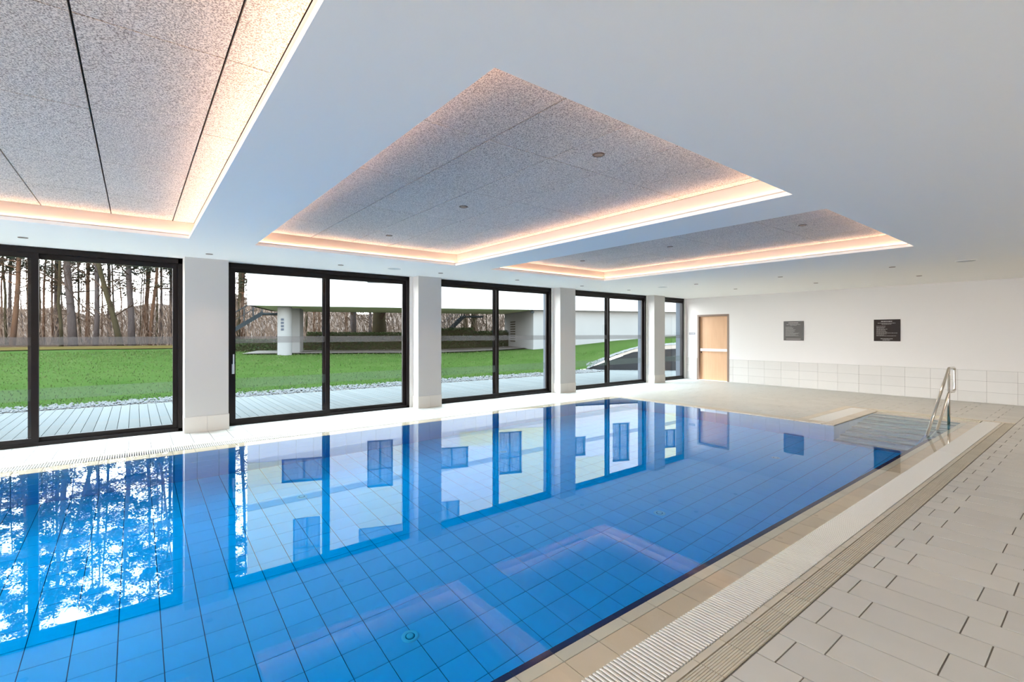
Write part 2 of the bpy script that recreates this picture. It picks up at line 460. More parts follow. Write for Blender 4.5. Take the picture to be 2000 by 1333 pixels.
# ---- windows
def window(i, y0, y1, ym):
    e = bpy.data.objects.new('window_%d' % (i+1), None); col.objects.link(e)
    e['kind'] = 'structure'
    xo, xi = WX-0.11, WX+0.0
    T, B_ = CZ-0.005, 0.0
    fw = 0.07
    MB().box(xo, xi, y0, y1, T-0.075, T).build('head', M['frame'], e)
    MB().box(xo, xi, y0, y1, B_-0.003, 0.045).build('sill', M['frame'], e)
    MB().box(xo, xi, y0, y0+0.055, B_, T).build('jamb', M['frame'], e)
    MB().box(xo, xi, y1-0.055, y1, B_, T).build('jamb', M['frame'], e)
    def sash(a, b, x0, x1, gx):
        s = MB()
        st = 0.072
        s.box(x0, x1, a, a+st, 0.046, T-0.076); s.box(x0, x1, b-st, b, 0.046, T-0.076)
        s.box(x0, x1, a+st, b-st, 0.046, 0.105); s.box(x0, x1, a+st, b-st, T-0.146, T-0.076)
        so = s.build('sash', M['frame'], e)
        MB().face([(gx, a+st, 0.105), (gx, b-st, 0.105), (gx, b-st, T-0.146), (gx, a+st, T-0.146)]).build('pane', M['glass'], so)
        MB().face([(gx+.003, a+st, 1.34), (gx+.003, b-st, 1.34), (gx+.003, b-st, 1.45), (gx+.003, a+st, 1.45)]).build('frosted_band', M['film'], so)
        MB().face([(gx+.003, a+st, 0.60), (gx+.003, b-st, 0.60), (gx+.003, b-st, 0.76), (gx+.003, a+st, 0.76)]).build('frosted_band', M['film2'], so)
        return so
    if ym is None:
        sash(y0+0.0, y1-0.0, xo+0.02, xi-0.02, WX-0.06)
        return e
    sash(ym-0.055, y1-0.05, WX-0.10, WX-0.058, WX-0.08)
    s2 = sash(y0+0.05, ym+0.055, WX-0.050, WX-0.006, WX-0.03)
    MB().box(WX-0.104, WX-0.06, ym-0.055, ym-0.02, 0.05, T-0.08).build('interlock', M['galv'], e)
    # pull handle on the sliding sash
    h = MB().tube([(WX+0.035, y0+0.088, 0.86), (WX+0.035, y0+0.088, 1.16)], 0.010, 8)
    h.box(WX-0.006, WX+0.006, y0+0.070, y0+0.105, 0.84, 1.00)
    h.box(WX-0.006, WX+0.04, y0+0.083, y0+0.093, 0.88, 0.90).box(WX-0.006, WX+0.04, y0+0.083, y0+0.093, 1.12, 1.14)
    h.build('pull_handle', M['handle'], s2)
    return e
for i, (a, b, m_) in enumerate(WINS): window(i, a, b, m_)

# ---- ceiling with three coffers
COF = [(-2.55, 0.51), (1.22, 4.27), (5.0, 8.06)]
CX0, CX1 = -6.97, -1.67
ceil_mb = MB()
ceil_mb.box(WX-0.3, CX0, YN, BY+0.2, CZ, CZ+0.035).box(CX1, XR+0.2, YN, BY+0.2, CZ, CZ+0.035)
ys = [YN] + [v for c in COF for v in c] + [BY+0.2]
for i in range(0, len(ys), 2): ceil_mb.box(CX0, CX1, ys[i], ys[i+1], CZ, CZ+0.035)
ceil_mb.box(WX-0.3, XR+0.3, YN-0.2, BY+0.3, CZ+0.42, CZ+0.46)
ceiling = struct('ceiling', ceil_mb, M['ceiling'])
LEDGE = 0.055
c_words = ['nearest, over the left foreground', 'middle one over the pool', 'farthest, toward the back wall']
for ci, (y0, y1) in enumerate(COF):
    t = bpy.data.objects.new('trim_%d' % (ci+1), None); col.objects.link(t); t['kind'] = 'structure'
    X0, X1, Y0, Y1 = CX0-LEDGE, CX1+LEDGE, y0-LEDGE, y1+LEDGE
    Zw = PZ
    cz0 = CZ+0.035
    MB().box(X0-0.02, X0, Y0-0.02, Y1+0.02, cz0, Zw).build('cove_side', M['cove'], t)
    MB().box(X1, X1+0.02, Y0-0.02, Y1+0.02, cz0, Zw).build('cove_side', M['cove'], t)
    MB().box(X0, X1, Y0-0.02, Y0, cz0, Zw).build('cove_side', M['cove'], t)
    MB().box(X0, X1, Y1, Y1+0.02, cz0, Zw).build('cove_side', M['cove'], t)
    MB().box(X0-0.3, X1+0.3, Y0-0.3, Y1+0.3, PZ+0.022, PZ+0.04).build('panel_carrier', M['joint'], t)
    # wood-wool panels
    jx = [X0-0.0, -6.04, -4.935, -3.83, -2.72, X1]
    base = 0.35 if ci == 0 else (1.94 if ci == 1 else 5.72)
    jy = [base + 0.5655*k for k in range(-8, 9)]
    jy = [Y0] + [v for v in jy if Y0+0.12 < v < Y1-0.12] + [Y1]
    for a, b in zip(jx[:-1], jx[1:]):
        for c, d in zip(jy[:-1], jy[1:]):
            MB().box(a+0.004, b-0.004, c+0.005, d-0.005, PZ+random.uniform(0, .0015), PZ+0.022).build('acoustic_panel', M['wool'], t)
    up = MB()
    for (a, b, c, d) in ((CX0-.006, CX0, y0-.006, y1+.006), (CX1, CX1+.006, y0-.006, y1+.006), (CX0, CX1, y0-.006, y0), (CX0, CX1, y1, y1+.006)):
        up.box(a, b, c, d, cz0, cz0+.012)
    up.build('cove_lip', M['cove'], t)
    # LED strips lying on the ledge behind the lip
    L = thing('led_strip', 'warm glowing cove light strip around the ceiling recess ' + c_words[ci], 'light', (0, 0, 0), 0)
    zz = cz0+0.004
    for (a, b, c, d) in ((X0+.014, X0+.026, y0, y1), (X1-.026, X1-.014, y0, y1), (CX0, CX1, Y0+.014, Y0+.026), (CX0, CX1, Y1-.026, Y1-.014)):
        MB().box(a, b, c, d, zz, zz+0.006).build('light_tape', M['led'], L)

# ---- downlights and speakers
def lamp_proto(inner, label, group, glow=False):
    t = thing('downlight', label, 'downlight', group=group)
    MB().lathe([(0.034, 0.004), (0.036, -0.004), (0.045, -0.003), (0.047, 0.002)], 24).build('trim_ring', M['lamp_ring'], t, True)
    MB().lathe([(0.0, 0.0015), (0.014, 0.0015), (0.022, -0.0005), (0.034, -0.001)], 24).build('reflector', inner, t, True)
    return t
def place(proto, first, x, y, z, label):
    o = proto if first else copy_tree(proto)
    o.location = (x, y, z); o['label'] = label
    return o
def spot(x, y, z, power, ang=70, blend=0.9):
    l = bpy.data.lights.new('spot', 'SPOT'); l.energy = power; l.spot_size = R(ang); l.spot_blend = blend
    l.shadow_soft_size = 0.035; l.color = (1.0, 0.78, 0.58)
    o = bpy.data.objects.new('spot', l); col.objects.link(o); o.location = (x, y, z)
    return o
edge = [(-8.13, -1.06, 'above the left half of the first big window'), (-8.15, 0.84, 'in front of the nearest pillar'),
        (-8.09, 2.71, 'above the middle of the second window'), (-8.0, 4.57, 'in front of the second pillar'),
        (-8.02, 6.46, 'above the middle of the third window'), (-8.05, 8.5, 'in front of the third pillar'),
        (-8.05, 10.29, 'above the middle of the fourth window'),
        (-6.1, 10.27, 'poolward row above the door side'),
        (-6.14, 12.2, 'wallward row nearest the wooden door'),
        (-4.26, 10.3, 'poolward row, above the left notice board'), (-4.28, 12.2, 'wallward row, above the left notice board'),
        (-2.43, 10.3, 'poolward row, above the right notice board'), (-2.47, 12.3, 'wallward row, above the right notice board')]
p1 = lamp_proto(M['lamp_on'], '', 'small downlights in the flat ceiling')
for i, (x, y, wd) in enumerate(edge):
    place(p1, i == 0, x, y, CZ-0.002, 'small recessed ceiling downlight ' + wd)
    spot(x, y, CZ-0.02, SPOT_POWER if x < -7.5 else SPOT_POWER*1.05, 120 if x > -7.5 else 80)
for (x, y) in ((0.2, 12.3), (0.2, 8.5), (0.3, 4.6), (0.3, 0.8), (0.3, -2.5)):
    spot(x, y, CZ-0.02, SPOT_POWER*1.5, 130)  # added unseen spots without fittings, brightening the deck side
inn = [(1, -2.43, 'nearest the deck'), (1, -4.32, 'in its middle'), (1, -6.22, 'nearest the windows'),
       (2, -2.44, 'nearest the deck'), (2, -4.32, 'in its middle'), (2, -6.17, 'nearest the windows'),
       (0, -4.32, 'in its middle'), (0, -6.2, 'nearest the windows'), (0, -2.4, 'nearest the deck')]
p2 = lamp_proto(M['lamp_in'], '', 'bronze downlights in the acoustic panels')
cw = ['nearest', 'middle', 'farthest']
for i, (c, x, wd) in enumerate(inn):
    y = (COF[c][0]+COF[c][1])/2
    place(p2, i == 0, x, y, PZ-0.002, 'bronze-rimmed downlight in the %s ceiling recess, %s' % (cw[c], wd))
for i, (x, y, wd) in enumerate(((-7.96, 3.61, 'above the second window'), (-7.0, 10.27, 'near the last window and the door'), (-1.5, 10.34, 'at the right, above the stair rail'))):
    if i == 0:
        sp = thing('ceiling_speaker', '', 'speaker', group='flat round ceiling speakers')
        MB().lathe([(0.0, -0.004), (0.115, -0.004), (0.118, -0.002)], 32).build('grille', M['speaker'], sp, True)
        MB().lathe([(0.118, -0.003), (0.124, -0.006), (0.132, -0.003), (0.133, 0.002)], 32).build('rim', M['ceiling'], sp, True)
    o = sp if i == 0 else copy_tree(sp)
    o.location = (x, y, CZ); o['label'] = 'flat round grey ceiling speaker ' + wd

# ------------------------------------------------------------------ door
d = bpy.data.objects.new('door_1', None); col.objects.link(d); d['kind'] = 'structure'
x0, x1, zt = -8.51, -7.45, 2.10
MB().box(x0, x0+0.055, BY-0.012, BY+0.14, 0, zt).build('jamb', M['door_frame'], d)
MB().box(x1-0.055, x1, BY-0.012, BY+0.14, 0, zt).build('jamb', M['door_frame'], d)
MB().box(x0+0.055, x1-0.055, BY-0.012, BY+0.14, zt-0.055, zt).build('head', M['door_frame'], d)
leaf = MB().box(x0+0.058, x1-0.058, BY+0.085, BY+0.13, 0.006, zt-0.058).build('door_leaf', M['oak'], d)
b = MB().box(x0+0.09, x1-0.08, BY+0.025, BY+0.055, 0.93, 1.01)
b.box(x0+0.09, x0+0.16, BY+0.03, BY+0.087, 0.935, 1.005).box(x1-0.15, x1-0.08, BY+0.03, BY+0.087, 0.935, 1.005)
b.build('push_bar', M['bar'], leaf)
MB().lathe([(0.0, 0), (0.018, 0), (0.02, 0.01)], 12).box(x0+0.085, x0+0.115, BY+0.07, BY+0.086, 0.86, 0.92).build('lock', M['black'], leaf)
for z in (0.25, 1.05, 1.85):
    MB().tube([(x1-0.064, BY+0.078, z-0.05), (x1-0.064, BY+0.078, z+0.05)], 0.009, 8).build('hinge', M['steel'], leaf)

# ------------------------------------------------------------------ notices on the back wall (print too small to read)
def notice(name, label, x0, x1, z0, z1, m, seed, lines):
    rr = random.Random(seed)
    t = thing(name, label, 'sign', (0, 0, 0))
    MB().box(x0, x1, BY-0.018, BY-0.002, z0, z1).build('board', m, t)
    tx = MB()
    W, H = x1-x0, z1-z0
    for (fy, h, a, b_) in lines:         # fraction from top, height, from, to
        z = z1 - fy*H
        x = x0 + a*W
        while x < x0 + b_*W:
            wl_ = rr.uniform(0.015, 0.045)
            tx.box(x, min(x+wl_, x0+b_*W), BY-0.0192, BY-0.018, z-h*H/2, z+h*H/2)
            x += wl_ + 0.007
    tx.build('print', M['sign_text'], t, kind='stuff')
L1 = [(.09,.035,.25,.74),(.17,.016,.15,.85),(.21,.014,.34,.66)] + [(.30+.045*i,.012,.10,.10+v) for i, v in enumerate((.32,.42,.38,.5,.45,.48,.4,.7,.62,.5,.66))] + [(.92,.022,.14,.86)]
notice('notice_board', 'dark grey square notice with fine print, nearer the wooden door', -5.86, -5.35, 1.30, 1.84, M['sign_grey'], 1, L1)
L2 = [(.09,.035,.28,.70),(.17,.016,.15,.82),(.22,.014,.30,.68)] + [(.31+.045*i,.012,.10,.10+v) for i, v in enumerate((.36,.34,.3,.42,.34,.36,.42,.8,.4,.3,.75))] + [(.89,.022,.26,.72),(.95,.02,.34,.62)]
notice('notice_board', 'black-brown square notice with fine print, farther right from the door', -3.76, -3.24, 1.31, 1.84, M['sign'], 2, L2)
t = thing('door_sign', 'small grey rectangular plate on the wall left of the door', 'sign')
MB().box(-8.80, -8.59, BY-0.012, BY-0.001, 1.46, 1.53).build('board', M['small_sign'], t)
tx = MB()
for i in range(6): tx.box(-8.785+i*0.031, -8.785+i*0.031+0.022, BY-0.0135, BY-0.012, 1.48, 1.51)
tx.build('print', M['sign_text'], t)

# ------------------------------------------------------------------ pool basin
bs = MB()
bs.box(PX0-0.25, PX1+0.6, PY0-0.25, AY1+0.6, -DEPTH-0.3, -DEPTH-0.006)           # bottom
bs.box(PX0-0.25, PX0-0.008, PY0-0.25, PY1+0.25, -DEPTH-0.3, -0.03)                # window-side wall
bs.box(PX1+0.008, PX1+0.60, PY0-0.25, AY1+0.6, -DEPTH-0.3, -0.10)                 # deck-side wall
bs.box(PX0, PX1, PY0-0.6, PY0-0.008, -DEPTH-0.3, -0.02)
bs.box(PX0, AX0-0.008, PY1+0.008, PY1+0.25, -DEPTH-0.3, -0.02)
bs.box(AX0-0.6, AX0-0.008, PY1+0.25, AY1+0.6, -DEPTH-0.3, -0.03)
bs.box(AX0, PX1+0.3, AY1+0.008, AY1+0.6, -DEPTH-0.3, -0.03)
basin = struct('pool_basin', bs, M['pool_grout'])
PT = 0.2355
lst = []
gx = [-3.94 + PT*k for k in range(-16, 12)]
gy = [-0.093 + 0.2362*k for k in range(-16, 41)]
gx = [PX0] + [x for x in gx if PX0+0.03 < x < PX1-0.03] + [PX1]
gy = [PY0] + [y for y in gy if PY0+0.03 < y < PY1-0.03] + [PY1]
for a, b_ in zip(gx[:-1], gx[1:]):
    for c, e in zip(gy[:-1], gy[1:]): lst.append((a, b_, c, e))
lst.sort(key=lambda t: -seen((t[0]+t[1])/2*0.86, (t[2]+t[3])/2*0.86, -0.6))
add_tiles(lst, basin, 'basin_tile', M['pool_tile'], -DEPTH, 0.008, j=0.006, rest_name='basin_tiles')
# wall tiles under water
zr = [0.0-0.03] + [-0.03-0.248*k for k in range(1, 6)]
lt = None
xsf = [x for x in gx if x < AX0-0.03] + [AX0]
for a, b_ in zip(xsf[:-1], xsf[1:]):
    for zt_, zb in zip(zr[:-1], zr[1:]):
        MB().box(a+.002, b_-.002, PY1, PY1+0.012, zb+.002, zt_-.002).build('basin_wall_tile', M['pool_wall'], basin)
side = MB()
for c, e in zip(gy[:-1], gy[1:]):
    for zt_, zb in zip(zr[:-1], zr[1:]):
        side.box(PX0-0.012, PX0, c+.002, e-.002, zb+.002, zt_-.002)
        side.box(PX1, PX1+0.012, c+.002, e-.002, zb+.002, zt_-.002)
for k in range(9):
    c, e = PY1+0.012+k*0.2225, PY1+0.012+(k+1)*0.2225
    for zt_, zb in zip(zr[:-1], zr[1:]):
        side.box(AX0-0.012, AX0, c+.002, e-.002, zb+.002, zt_-.002)
        side.box(PX1, PX1+0.012, c+.002, e-.002, zb+.002, zt_-.002)
side.build('basin_side_tiles', M['pool_wall'], basin, kind='stuff')

# ---- stairs in the alcove
NOS = 0.08
st = thing('pool_stairs', 'submerged grey tiled steps with dark edges leading down from the alcove', 'stairs')
RISE, GO = 0.159, 0.29
for k in range(1, 8):
    yf, yb = AY1 - GO*k, AY1 - GO*(k-1)
    zt_ = -RISE*k
    s = MB()
    nx = 5
    wdt = (PX1-AX0)/nx
    step = MB().box(AX0, PX1, yf+0.004, yb if k > 1 else AY1, -DEPTH, zt_-0.008).build('step', M['pool_grout'], st)
    for i in range(nx):
        MB().box(AX0+i*wdt+.002, AX0+(i+1)*wdt-.002, yf+NOS+0.002, yb-0.002, zt_-0.008, zt_, 0.001).build('tread_tile', M['step'], step)
        MB().box(AX0+i*wdt+.002, AX0+(i+1)*wdt-.002, yf-0.004, yf+0.004, zt_-RISE+0.002, zt_-0.03).build('riser_tile', M['step'], step)
    MB().box(AX0, PX1, yf-0.006, yf+NOS, zt_-0.028, zt_+0.001).build('nosing', M['step_edge'], step)

# ---- coping, overflow grate, ribbed drain strip
cop = bpy.data.objects.new('pool_coping', None); col.objects.link(cop); cop['kind'] = 'structure'
def row(parent, name, m, axis, fixed0, fixed1, a0, a1, phase, pitch, zt, th=0.02, zt1=None, j=0.004):
    k0 = math.ceil((a0-phase)/pitch)
    cuts = [a0] + [phase+pitch*k for k in range(k0, k0+400) if a0+0.03 < phase+pitch*k < a1-0.03] + [a1]
    zt1 = zt if zt1 is None else zt1
    for c, e in zip(cuts[:-1], cuts[1:]):
        key = (name, axis, fixed0, fixed1, round(e-c, 3))
        if key not in unit_tile:
            h = (e-c)/2 - j/2
            mb = MB()
            if axis == 'Y':
                X0_, X1_ = fixed0+j/2, fixed1-j/2
                mb.box(X0_, X1_, -h, h, -th, 0)
                v = mb.v
                mb.v = [(x, y, (z + (zt if abs(x-X0_) < 1e-6 else zt1)) if z == 0 else z+min(zt, zt1)) for x, y, z in v]
            else:
                mb.box(-h, h, fixed0+j/2, fixed1-j/2, -th, 0)
                mb.v = [(x, y, z+zt) for x, y, z in mb.v]
            unit_tile[key] = mb.mesh(name, m)
        link(name, unit_tile[key], parent, (0, (c+e)/2, 0) if axis == 'Y' else ((c+e)/2, 0, 0))
LIPX = -1.575
GI, GO_, SO = -1.442, -1.218, -1.063
row(cop, 'edge_marking_tile', M['navy'], 'Y', -1.690, PX1+0.002, PY0, PY1-0.03, 1.31, PT, -0.020, 0.03, -0.010)
row(cop, 'lip_tile', M['lip'], 'Y', PX1, LIPX, PY0, AY1, 1.31, PT, -0.0095, 0.05)
row(cop, 'coping_tile', M['beige_wet_lightened'], 'Y', LIPX, GI, PY0, AY1, 1.31, PT, -0.0095, 0.05, -0.013)
row(cop, 'ribless_tile', M['ribbed'], 'Y', GO_+0.002, -1.178, PY0-.5, 11.42, 1.31, PT, -0.001, 0.02)
# ribbed strip tile
def ribbed(y0, y1, xa, xb):
    n_ = 9; p = (xb-xa)/n_
    mb = MB().box(xa, xb, y0, y1, -0.02, -0.0035)
    for i in range(n_): mb.box(xa+i*p+p*0.18, xa+i*p+p*0.82, y0, y1, -0.0035, 0.0)
    return mb
rbm = ribbed(-PT/2+.002, PT/2-.002, -1.174, SO).mesh('ribbed_tile', M['ribbed'])
y = 1.31 - PT*22 + PT/2
while y < 11.5:
    link('ribbed_tile', rbm, cop, (0, y, 0)); y += PT
# left side
row(cop, 'coping_tile', M['beige_wet_lightened'], 'Y', -7.47, PX0, PY0, 9.18, 1.31, PT, -0.012, 0.05, -0.0095)
row(cop, 'drain_strip_tile', M['ribbed'], 'Y', -7.842, -7.69, PY0-.5, 9.2, 1.31, PT, 0.0, 0.02)
# far edge and alcove
row(cop, 'coping_tile', M['beige'], 'X', PY1, 9.06, PX0, -3.05, -3.94, PT, 0.004, 0.05)
row(cop, 'drain_strip_tile', M['ribbed'], 'X', 9.06, 9.215, -7.69, -3.36, -3.94, PT, 0.001, 0.05)
row(cop, 'coping_tile', M['beige'], 'Y', -3.05, AX0, PY1, 11.18, 1.31, PT, 0.004, 0.05)
row(cop, 'drain_strip_tile', M['beige'], 'Y', -3.50, -3.36, 9.2, 11.54, 1.31, PT, 0.0, 0.05)
row(cop, 'coping_tile', M['beige_wet_lightened'], 'X', AY1, 11.18, AX0, GI, -3.94, PT, -0.0095, 0.05)
row(cop, 'drain_strip_tile', M['beige'], 'X', 11.42, 11.54, -3.36, -1.06, -3.94, PT, 0.0, 0.05)
row(cop, 'drain_strip_tile', M['beige'], 'X', 9.06, 9.2, -3.36, -3.05, -3.94, PT, 0.004, 0.05)
# gutters below the grates
gut = MB().box(GI, GO_, PY0-.5, 11.42, -0.10, -0.05).box(-7.69, -7.47, PY0-.5, 9.2, -0.10, -0.05)
gut.box(-3.36, -3.05, 9.2, 11.42, -0.10, -0.05).box(-3.05, GI, 11.18, 11.42, -0.10, -0.05)
gut.box(GO_-0.002, SO+0.005, PY0-.5, 11.54, -0.12, -0.02).box(-7.85, -7.69, PY0-.5, 9.25, -0.12, -0.02)
gut.box(-3.5, -3.36, 9.2, 11.54, -0.12, -0.05)
gut.build('gutter', M['dark'], cop)

BP = 0.0235
gr = thing('overflow_grate', 'long white slatted drain grate along the right-hand deck side of the pool', 'grate')
bar = MB().box(GI+0.004, GO_-0.004, -0.0064, 0.0064, -0.028, -0.001, 0.0015).mesh('grate_bar', M['grate'])
ys_ = [1.05 + BP*k for k in range(300)]
for y in ys_: link('grate_bar', bar, gr, (0, y, 0))
rest = MB()
y = ys_[-1]+BP
while y < 11.41:
    rest.box(GI+0.004, GO_-0.004, y-0.0064, y+0.0064, -0.028, -0.001); y += BP
y = 1.05-BP
while y > PY0-0.5:
    rest.box(GI+0.004, GO_-0.004, y-0.0064, y+0.0064, -0.028, -0.001); y -= BP
rest.build('grate_bars', M['grate'], gr, kind='stuff')
gr2 = thing('overflow_grate', 'white slatted drain grate along the window side of the pool', 'grate')
rest = MB(); y = PY0
while y < 9.15:
    rest.box(-7.686, -7.474, y-0.0064, y+0.0064, -0.028, -0.001); y += BP
rest.build('grate_bars', M['grate'], gr2, kind='stuff')
gr3 = thing('overflow_grate', 'short white slatted grate beside the stair alcove', 'grate')
rest = MB(); y = 9.22
while y < 11.40:
    rest.box(-3.355, -3.055, y-0.0080, y+0.0080, -0.028, -0.001); y += BP
rest.build('grate_bars', M['grate'], gr3, kind='stuff')
gr4 = thing('overflow_grate', 'beige slatted grate behind the stair alcove at its far edge', 'grate')
rest = MB(); x = -3.04
while x < GI-0.01:
    rest.box(x-0.0064, x+0.0072, 11.185, 11.415, -0.028, -0.001); x += BP
rest.build('grate_bars', M['lip'], gr4, kind='stuff')

# ---- floor inlets
ip = None
spots_in = [(-3.12, 1.535, 'nearest, in the lower foreground'), (-3.10, 4.49, 'right of the reflected windows, mid pool'),
            (-3.10, 7.34, 'farthest, in front of the far pool wall'), (-5.92, 1.53, 'window side, under the reflected facade'),
            (-5.92, 4.49, 'window side of the mid pool, under reflected pillars'), (-5.92, 7.34, 'window side by the far pool corner')]
for i, (x, y, wd) in enumerate(spots_in):
    if ip is None:
        ip = thing('floor_inlet', '', 'pool inlet', group='round inlets in the pool floor')
        MB().lathe([(0.0, 0.014), (0.018, 0.014), (0.026, 0.011), (0.028, 0.006)], 24).build('cap', M['inlet'], ip, True)
        MB().lathe([(0.034, 0.004), (0.044, 0.010), (0.056, 0.008), (0.063, 0.0)], 32).build('ring', M['inlet'], ip, True)
        MB().lathe([(0.027, 0.003), (0.035, 0.003)], 32).build('slot', M['inlet_dark'], ip, True)
    o = ip if i == 0 else copy_tree(ip)
    o.location = (x, y, -DEPTH); o['label'] = 'round pale inlet in the pool floor, ' + wd

# ---- water
wtr = MB().prism([(-7.46, PY0), (GI-0.002, PY0), (GI-0.002, 11.178), (AX0-.006, 11.178), (AX0-.006, PY1+.006), (-7.46, PY1+.006)], -DEPTH-0.15, WZ)
wo = wtr.build('pool_water', M['water'], None)
wo['label'] = 'clear blue pool water with mirror-smooth surface'; wo['category'] = 'water'; wo['kind'] = 'stuff'

# ------------------------------------------------------------------ stair handrail
hr = thing('pool_handrail', 'stainless steel double tube handrail rising from the pool steps', 'handrail', (-1.76, 10.68, 0))
def bend(pts, r_=0.05, n_=5):
    P = [Vector(p) for p in pts]; out_ = [P[0]]
    for i in range(1, len(P)-1):
        a = (P[i-1]-P[i]); b_ = (P[i+1]-P[i]); rr = min(r_, a.length*.45, b_.length*.45)
        A = P[i]+a.normalized()*rr; B = P[i]+b_.normalized()*rr
        for k in range(n_+1):
            t_ = k/n_
            out_.append(A*(1-t_)**2 + P[i]*2*t_*(1-t_) + B*t_*t_)
    out_.append(P[-1]); return out_
y0_, tan = 0.0, 0.64
loop = bend([(0, -2.05, 0.92-2.05*tan), (0, 0, 0.92), (0, 0.44, 0.905), (0, 0.44, 0.50), (0, 0, 0.515), (0, -1.75, 0.515-1.75*tan), (0, -2.05, 0.92-2.05*tan)], 0.05)
MB().tube(loop, 0.0205, 12).build('rail_loop', M['steel'], hr, True)
MB().tube([(0, 0, -0.155), (0, 0, 0.90)], 0.019, 12).build('post', M['steel'], hr, True)
MB().tube([(0, -1.75, 0.515-1.75*tan), (0, -1.75, -1.10)], 0.019, 12).build('post', M['steel'], hr, True)
MB().lathe([(0.0, 0.02), (0.03, 0.02), (0.045, 0.0)], 16, (0, 0, -0.158)).build('flange', M['steel'], hr, True)

# ------------------------------------------------------------------ terrace deck outside
dk = thing('terrace_deck', 'pale grey plank terrace outside the tall windows', 'deck')
pl = {}
y = -6.03; DX0 = -13.05
k = 0
PP = 0.1432
def deck_edge(y):                     # outer edge of the planks
    if y < 14.0: return -12.95 + 0.03*y*0.9
    return max(-13.65+1.03*(y-14.8), -12.7) if y > 15 else -12.6
while y < 19.0:
    xa = deck_edge(y)
    if y > 14.9: xa = -13.55 + (y-14.9)*1.02
    xs0 = -9.44 if 14.5 < y < 15.0 else -9.225
    L_ = round(xs0 - xa, 2)
    key = ('plank', L_)
    if key not in pl:
        pl[key] = MB().box(-L_, 0, -PP/2+0.004, PP/2-0.004, -0.024, 0).mesh('wood_plank', M['plank'])
    link('wood_plank', pl[key], dk, (xs0, y, -0.012+random.uniform(-.001, .001)))
    y += PP
MB().box(-14.2, -9.23, -6.2, 19.2, -0.12, -0.04).build('deck_base', M['deck_gap'], dk)

# ------------------------------------------------------------------ terrain
u_ = (0.359, 0.933); n_ = (-0.933, 0.359); FA = (-26.6, 4.33)
def fac(s, t): return (FA[0]+u_[0]*s+n_[0]*t, FA[1]+u_[1]*s+n_[1]*t)   # s along the facade, t behind it
ctrl = [(-13.3, y, 0.0) for y in range(-20, 15, 3)] + [(-9, -30, 0), (-30, -45, .4)]
ctrl += [(-20, y, 0.20) for y in range(-18, 13, 5)] + [(-26, y, 0.36) for y in range(-20, 16, 5)] + [(-45, y, 0.50) for y in range(-40, 40, 10)] + [(-90, y, 1.0) for y in range(-90, 90, 30)]
ctrl += [(-13.65, 14.8, .03), (-12.9, 15.45, .55), (-12.2, 16.3, .92), (-11.0, 17.6, 1.05), (-21.5, 18.7, .54), (-18.8, 25.1, 1.2), (-20.6, 21.2, .77),
         (-17.5, 28, 1.35), (-14.5, 18.5, 1.0), (-9, 22, 1.3), (-14, 26, 1.35), (-27.7, 20.9, .55), (-40, 30, .7), (-16.0, 15.0, 0.22), (-15, 16.2, .5)]
C_ = np.array(ctrl, float)
Dm = np.sqrt(((C_[:, None, :2]-C_[None, :, :2])**2).sum(-1))
A_ = np.block([[Dm, np.ones((len(C_), 1))], [np.ones((1, len(C_))), np.zeros((1, 1))]])
Wt = np.linalg.solve(A_, np.append(C_[:, 2], 0))
def ground(x, y):
    return float(np.sqrt((C_[:, 0]-x)**2+(C_[:, 1]-y)**2) @ Wt[:-1] + Wt[-1])
front = [(-13.45, y) for y in np.arange(-40, 13.6, 1.0)] + [(-13.6, 14.2), (-13.68, 14.75), (-13.2, 15.22), (-12.75, 15.7), (-12.2, 16.28), (-11.6, 16.95), (-10.9, 17.7), (-10.0, 18.7), (-8, 21), (-6, 24)]
steps_ = [0, .35, .8, 1.5, 2.4, 3.4, 4.6, 6, 7.5, 9, 11, 13, 15, 17, 19.5, 22, 25, 28]
tr = MB()
cols_ = len(steps_)
for i, (x, y) in enumerate(front):
    dirx, diry = -1.0, 0.0
    if y > 14.5: diry = min(1.2, (y-14.5)*0.35)
    for s_ in steps_:
        X, Y = x+dirx*s_, y+diry*s_
        if s_ == 28: X, Y = X-1, Y
        tr.v.append((X, Y, ground(X, Y)))
for i in range(len(front)-1):
    for k in range(cols_-1):
        a = i*cols_+k
        tr.f.append((a, a+cols_, a+cols_+1, a+1))
lawn = tr.build('lawn', M['grass'], None, True)
lawn['kind'] = 'structure'; lawn['label'] = 'bright green lawn rising gently away from the terrace'
# forest floor beyond the lawn
ff = MB()
gxs = [-41.5, -44, -48, -55, -65, -80, -110]
gys = list(range(-110, 91, 10))
for X in gxs:
    for Y in gys: ff.v.append((X, Y, ground(X, Y)-0.02))
for i in range(len(gxs)-1):
    for k in range(len(gys)-1):
        a = i*len(gys)+k
        ff.f.append((a, a+1, a+len(gys)+1, a+len(gys)))
o = ff.build('forest_floor', M['litter'], None, True); o['kind'] = 'structure'
hl = MB(); rhh = random.Random(21)  # brown rise added behind the wood to block the bright sky
def hill(D_, px, f_):
    x, y, _ = at(px, D_)
    h_ = (0, 2.2, 4.6, 6.2, 5.0)[f_] * (1 + 0.22*math.sin(px*.011+f_) + 0.12*math.sin(px*.037+1+f_) + rhh.uniform(-.05, .05))
    return (x, y, 0.4 + h_)
for f_, D_ in enumerate((62, 68, 76, 86, 110)):
    for px in range(-900, 1501, 40): hl.v.append(hill(D_, px, f_))
nc = 61
for i in range(4):
    for k in range(nc-1):
        a = i*nc+k; hl.f.append((a, a+1, a+nc+1, a+nc))
o = hl.build('backdrop_rise', M['hill'], None, True); o['kind'] = 'structure'
sf = MB()
